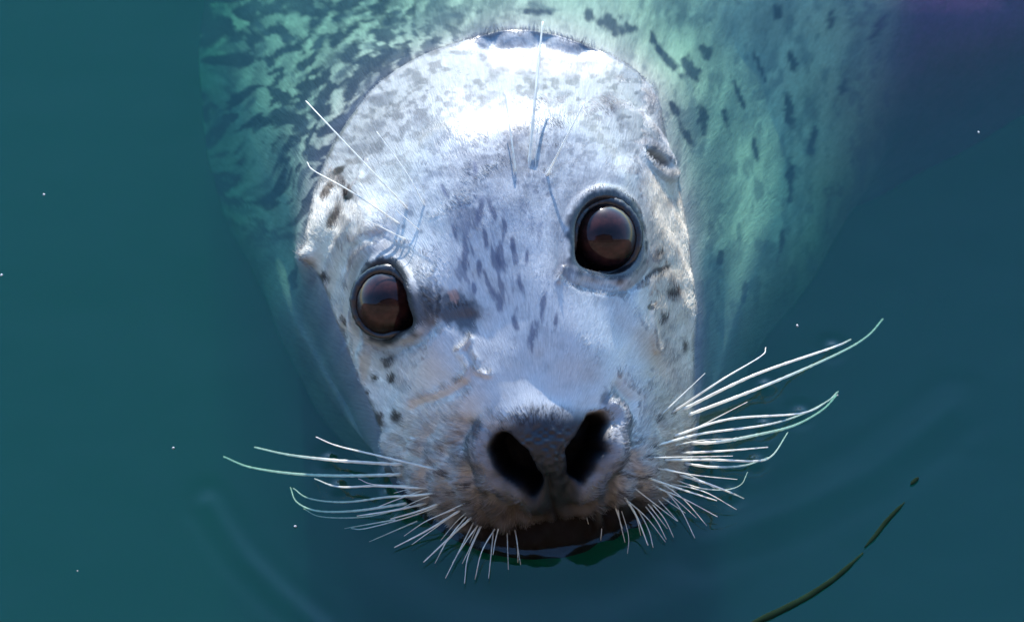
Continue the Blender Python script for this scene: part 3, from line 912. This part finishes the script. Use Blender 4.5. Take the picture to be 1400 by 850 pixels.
# finer hairs between the big ones, fanning out from both pads
for (bx0, by0, tx0, ty0) in ((905, 640, 985, 662), (880, 680, 915, 722), (862, 688, 880, 735), (842, 698, 848, 742), (820, 704, 822, 738), (912, 655, 1000, 700), (918, 612, 1012, 600), (898, 652, 962, 712), (885, 655, 946, 700), (858, 682, 902, 735),
                             (600, 678, 548, 700), (625, 697, 560, 735), (640, 708, 590, 762), (655, 712, 622, 775), (675, 722, 655, 785), (705, 730, 705, 770), (612, 664, 545, 668), (590, 672, 505, 690), (665, 706, 648, 748), (648, 695, 598, 742)):
    jx = lambda q: random.uniform(-q, q)
    tx, ty = tx0 + jx(8), ty0 + jx(8)
    whisker([(bx0 + jx(5), by0 + jx(4), N_), ((bx0 + tx) / 2 + jx(4), (by0 + ty) / 2 - 4, .010), (tx, ty, .002)], .0004, .00014)

# ------------------------------------------------------------------ short fur on the head
import os
NF = int(os.environ.get('NF', 160000))
cand = np.argwhere((G2[:NR, :, 2] > -.002))
# area weight: ring spacing grows with rho
wgt = rho[cand[:, 0]] * np.gradient(rho)[cand[:, 0]] * np.sqrt(1 + (1 / np.clip(nrm2[:NR][tuple(cand.T)][:, 2], .25, 1)) ** 2)
okm = (EYES[0]['m'][:NR][tuple(cand.T)] > 1.17) & (EYES[1]['m'][:NR][tuple(cand.T)] > 1.17) & (nd[:NR][tuple(cand.T)] > 1.5) & (mouth_d[:NR][tuple(cand.T)] > 7) & ((nose_e[:NR][tuple(cand.T)] > .80) | (PY[:NR][tuple(cand.T)] < 588) | (rimm[:NR][tuple(cand.T)] > .3)) & (chin[:NR][tuple(cand.T)] < .5) & (ce[:NR][tuple(cand.T)] > 1.1)
wgt = wgt * okm
pick = cand[rng.choice(len(cand), NF, p=wgt / wgt.sum())]
i0, j0 = pick[:, 0], pick[:, 1]
j1 = (j0 + 1) % NA
i1 = np.minimum(i0 + 1, NR - 1)
fa, fb = rng.random(NF)[:, None], rng.random(NF)[:, None]
root = (G2[i0, j0] * (1 - fa) + G2[i1, j0] * fa) * (1 - fb) + (G2[i0, j1] * (1 - fa) + G2[i1, j1] * fa) * fb
nr = nrm2[i0, j0]
rpx, rpy = proj(root)
ncen = P(748, 655, .045)
dirv = root - ncen
ang_n = 0.55 * fbm(rpx / 40, rpy / 40, 2, 111) + .35 * fbm(rpx / 9, rpy / 9, 2, 113) + .12 * rng.standard_normal(NF)
dirv -= nr * (dirv * nr).sum(1)[:, None]
dirv /= np.linalg.norm(dirv, axis=1)[:, None]
bin_ = np.cross(nr, dirv)
dirv = dirv * np.cos(ang_n)[:, None] + bin_ * np.sin(ang_n)[:, None]
fuzz = sstep(500, 600, rpy)
ln_ = (.0048 + .0008 * fuzz) * (.7 + .6 * rng.random(NF))
emin = np.minimum(EYES[0]['m'][i0, j0], EYES[1]['m'][i0, j0])
ln_ = ln_ * (.45 + .55 * sstep(1.2, 2.0, emin)) * (.35 + .65 * sstep(10, 60, pad_d[i0, j0])) * (1 - .5 * sstep(690, 720, rpy)) * (.5 + .5 * sstep(5, 25, nd[i0, j0]))
lift = (.10 + .13 * fuzz) * (.5 + rng.random(NF))
lift = lift * (1 - .6 * wet[i0, j0])
K4 = 4
pts = np.empty((NF, K4, 3))
for k in range(K4):
    t = k / (K4 - 1)
    pts[:, k] = root - nr * .0003 + dirv * (ln_ * t)[:, None] + nr * (ln_ * lift * (t * (1.35 - .75 * t)))[:, None]
hc = bpy.data.hair_curves.new('fur')
hc.add_curves([K4] * NF)
hc.points.foreach_set('position', pts.astype(np.float32).ravel())
ra = hc.attributes.get('radius') or hc.attributes.new('radius', 'FLOAT', 'POINT')
ra.data.foreach_set('value', np.tile(np.array([.00013, .00012, .00009, .00003], np.float32), NF))
pc = hc.attributes.new('pattern', 'FLOAT_COLOR', 'CURVE')
clump = 1 + .60 * fbm(np.arctan2(rpx - 748, 655 - rpy) * 55, np.hypot(rpx - 748, rpy - 655) / 26, 3, 131)
hcol = Cc[i0, j0] * (clump * (.82 + .42 * rng.random(NF)))[:, None]
pc.data.foreach_set('color', np.concatenate([np.clip(hcol, 0, .85), np.ones((NF, 1))], 1).astype(np.float32).ravel())
hc.materials.append(M_HAIR)
fur = link(bpy.data.objects.new('fur', hc), seal)
fur['kind'] = 'stuff'

# ------------------------------------------------------------------ water
def axis(lo, hi, step, far):
    a = list(np.arange(lo, hi + 1e-9, step))
    x, s = a[-1], step
    while x < far:
        s *= 1.35
        x += s
        a.append(x)
    x, s = a[0], step
    while x > -far:
        s *= 1.35
        x -= s
        a.insert(0, x)
    return np.array(a)
gx, gy = axis(-.34, .34, .0017, 60.0), axis(-.24, .36, .0017, 60.0)
WX, WY = np.meshgrid(gx, gy, indexing='ij')
near = (np.abs(WX) < .6) & (np.abs(WY) < .6)
dist = np.full(WX.shape, 1.0)
pxs, pys = WX[near], WY[near]
poly = W3[::2]
dm = np.full(pxs.shape, 1e9)
for i in range(0, len(poly), 30):
    q = poly[i:i + 30]
    dm = np.minimum(dm, (((pxs[:, None] - q[:, 0]) ** 2 + (pys[:, None] - q[:, 1]) ** 2)).min(1))
dist[near] = np.sqrt(dm)
PW = proj(np.stack([WX, WY, 0 * WX], -1))
meni = .0022 * np.exp(-dist / .0035)
rip = .0008 * np.sin(dist / .0068) * np.exp(-dist / .05)
rip += .00035 * fbm(WX / .09, WY / .05, 2, 121) * sstep(.5, .2, np.abs(WX)) + .00016 * fbm(WX / .025, WY / .018, 2, 123) * sstep(.5, .2, np.abs(WX)) * sstep(.5, .2, np.abs(WY))
d, t = seg(PW[0], PW[1], [(285, 690), (330, 760), (380, 810), (440, 860)])
rip += .0008 * np.exp(-(d / 11) ** 2) - .0006 * np.exp(-((d - 24) / 12) ** 2)
d, t = seg(PW[0], PW[1], [(960, 740), (1080, 700), (1200, 640), (1300, 560)])
rip += .0006 * np.exp(-(d / 14) ** 2) - .0004 * np.exp(-((d - 40) / 16) ** 2)
WZ = meni + rip * (dist < .9)
for (x, y, r) in PIERCE:
    dd = np.hypot(WX - x, WY - y)
    WZ += .0016 * np.exp(-(dd / .0032) ** 2) - .0006 * np.exp(-((dd - .006) / .003) ** 2)
nxx, nyy = WX.shape
wv = np.stack([WX, WY, WZ], -1).reshape(-1, 3)
wi = np.arange(nxx * nyy).reshape(nxx, nyy)
wf = np.stack([wi[:-1, :-1], wi[1:, :-1], wi[1:, 1:], wi[:-1, 1:]], -1).reshape(-1, 4)
# close the body of water: skirt and floor
bd = np.concatenate([wi[:, 0], wi[-1, 1:], wi[-2::-1, -1], wi[0, -2:0:-1]])
nb = len(bd)
low_v = wv[bd].copy()
low_v[:, 2] = -6.0
base_i = len(wv)
li_ = base_i + np.arange(nb)
sk = np.stack([bd, li_, np.roll(li_, -1), np.roll(bd, -1)], -1)
wv2 = np.concatenate([wv, low_v, [[0, 0, -6.0]]])
fl = np.stack([np.full(nb, base_i + nb), np.roll(li_, -1), li_, np.full(nb, -1)], -1)
water = grid_mesh('water', wv2, np.concatenate([wf, sk, fl]), M_WATER)
water['kind'] = 'structure'

bedv, bedf = [], []
nbg = 24
for i in range(nbg + 1):
    for j in range(nbg + 1):
        bedv.append((-70 + 140 * i / nbg, -70 + 140 * j / nbg, -6.4 + .25 * float(vnoise(np.array(i * .7), np.array(j * .7), 3))))
for i in range(nbg):
    for j in range(nbg):
        a = i * (nbg + 1) + j
        bedf.append((a, a + nbg + 1, a + nbg + 2, a + 1))
bed = mesh_obj('seabed', bedv, bedf, M_BED)
bed['kind'] = 'structure'

# the quay the photographer leans from (mirrored in the eyes, shades the muzzle)
def box(x0, x1, y0, y1, z0, z1):
    v = [(x, y, z) for x in (x0, x1) for y in (y0, y1) for z in (z0, z1)]
    f = [(0, 1, 3, 2), (4, 6, 7, 5), (0, 4, 5, 1), (2, 3, 7, 6), (0, 2, 6, 4), (1, 5, 7, 3)]
    return v, f
qv, qf = [], []
for b in ((-14, 14, -8, -1.05, -6.2, 1.38), (-14, 14, -8, -.99, 1.383, 1.50), (1.6, 14, -7.9, -2.6, 1.503, 4.4), (-14, -2.2, -7.9, -2.8, 1.503, 3.6)):  # last two blocks: added, unseen, to cover sky in the eye reflections
    v, f = box(*b)
    o_ = len(qv)
    qv += v
    qf += [tuple(i + o_ for i in q) for q in f]
quay = mesh_obj('quay', qv, qf, M_QUAY, None, False)
quay['kind'] = 'structure'
# unseen gabled shed, added to cover sky in the eye reflections: wall boards with open joints, and a roof
X0, X1, YF, YB, ZE, ZR = -1.7, 2.0, -1.85, -5.0, 4.3, 6.0
hv, hf = [], []
nbd = 18
for i in range(nbd):
    xa, xb = X0 + (X1 - X0) * i / nbd + .006, X0 + (X1 - X0) * (i + 1) / nbd - .006
    za, zb = [ZR - (ZR - ZE) * abs(x - (X0 + X1) / 2) / ((X1 - X0) / 2) for x in (xa, xb)]
    o_ = len(hv)
    d_ = .012 * (i % 2)
    hv += [(xa, YF + d_, 1.503), (xb, YF + d_, 1.503), (xb, YF + d_, zb), (xa, YF + d_, za), (xa, YF - .04, 1.503), (xb, YF - .04, 1.503), (xb, YF - .04, zb), (xa, YF - .04, za)]
    hf += [tuple(o_ + k for k in q) for q in ((0, 1, 2, 3), (5, 4, 7, 6), (1, 5, 6, 2), (4, 0, 3, 7), (3, 2, 6, 7))]
for x in (X0, X1):
    v, f = box(x - .03, x + .03, YB, YF - .045, 1.503, ZE)
    o_ = len(hv)
    hv += v
    hf += [tuple(k + o_ for k in q) for q in f]
mesh_obj('added_shed_wall', hv, hf, M_ADDED_SHED, quay, False)
XM = (X0 + X1) / 2
rv = [(X0 - .25, YF + .2, ZE - .2), (XM, YF + .2, ZR + .06), (X1 + .25, YF + .2, ZE - .2), (X0 - .25, YB, ZE - .2), (XM, YB, ZR + .06), (X1 + .25, YB, ZE - .2)]
rv += [(x, y, z + .08) for x, y, z in rv]
rf = [(0, 1, 4, 3), (1, 2, 5, 4), (6, 9, 10, 7), (7, 10, 11, 8), (0, 6, 7, 1), (1, 7, 8, 2), (3, 4, 10, 9), (4, 5, 11, 10), (0, 3, 9, 6), (2, 8, 11, 5)]
mesh_obj('added_shed_roof', rv, rf, M_ADDED_SHED, quay, False)

# ------------------------------------------------------------------ strips standing in for a rope reflection, and drifting specks
def reflection_strip(px_pts, w0, w1, w2, label):
    q = np.array([P(x, y, .0008) for x, y in px_pts])
    c = q.mean(0)
    q = q - c
    n = 24
    tt = np.linspace(0, 1, n)
    k = np.linspace(0, 1, len(q))
    pl = np.stack([np.interp(tt, k, q[:, a]) for a in range(3)], 1)
    for _ in range(3):
        pl[1:-1] = (pl[:-2] + 2 * pl[1:-1] + pl[2:]) / 4
    tg = np.gradient(pl, axis=0)
    tg /= np.linalg.norm(tg, axis=1)[:, None]
    Vv, Ff = [], []
    NPp = 8
    for i in range(n):
        s = np.cross(tg[i], [0, 0, 1])
        wd = np.interp(tt[i], [0, .5, 1], [w0, w1, w2]) * (1 + .04 * math.sin(i * 1.7))
        wd *= min(1, .35 + 4 * min(tt[i], 1 - tt[i]))
        for j in range(NPp):
            g = 2 * math.pi * j / NPp
            Vv.append(pl[i] + s * math.cos(g) * wd + np.array([0, 0, 1]) * math.sin(g) * wd * .35)
    for i in range(n - 1):
        for j in range(NPp):
            kx = (j + 1) % NPp
            Ff.append((i * NPp + j, i * NPp + kx, (i + 1) * NPp + kx, (i + 1) * NPp + j))
    Ff += [tuple(range(NPp))[::-1], tuple(range((n - 1) * NPp, n * NPp))]
    o = mesh_obj('rope_reflection', Vv, Ff, M_ROPE_REFL)
    o.location = c
    return tag(o, label, 'seaweed', 'solid dark strips for a rope reflection on the water')
reflection_strip([(1015, 858), (1060, 838), (1105, 815), (1145, 788), (1180, 755)], .0022, .0018, .0011, 'long dark green rope reflection strand reaching the bottom edge of the water')
reflection_strip([(1182, 748), (1196, 733), (1210, 714), (1224, 699), (1237, 686)], .0009, .0013, .0008, 'medium dark rope reflection piece just beyond the tip of the long strand')
reflection_strip([(1245, 662), (1256, 652)], .0009, .0012, .0008, 'tiniest dark rope reflection fragment, farthest from the long strand')

def speck(px, py, r, label):
    c = P(px, py, .0006)
    Vv, Ff = [], []
    n, m = 8, 5
    sx, sy = .8 + .5 * random.random(), .8 + .5 * random.random()
    for j in range(m + 1):
        t = math.pi * j / m
        for i in range(n):
            f = 2 * math.pi * i / n
            k = r * .7 * (1 + .25 * random.uniform(-1, 1)) * max(math.sin(t), .05)
            Vv.append((k * math.cos(f) * sx, k * math.sin(f) * sy, r * .6 * math.cos(t)))
    for j in range(m):
        for i in range(n):
            k = (i + 1) % n
            Ff.append((j * n + i, (j + 1) * n + i, (j + 1) * n + k, j * n + k))
    o = mesh_obj('foam_speck', Vv, Ff, M_FOAM)
    o.location = c
    return tag(o, label, 'foam speck', 'white specks floating on the water')
for s in ((237, 612, .0011, 'white speck on open water left of the left whiskers'), (1090, 445, .0010, 'white speck on the water above the longest right whiskers'),
          (60, 266, .0008, 'white speck on the water near the left edge, upper one'), (1338, 181, .0009, 'white speck on the water below the dark flank at upper right'),
          (2, 376, .0009, 'white speck cut by the left edge of the water'), (404, 719, .0009, 'white speck below the tips of the left whiskers'),
          (106, 780, .0006, 'faint speck on the water in the lower left corner'), (1145, 540, .0008, 'white speck at the tip of the submerged right whiskers')):
    speck(*s)
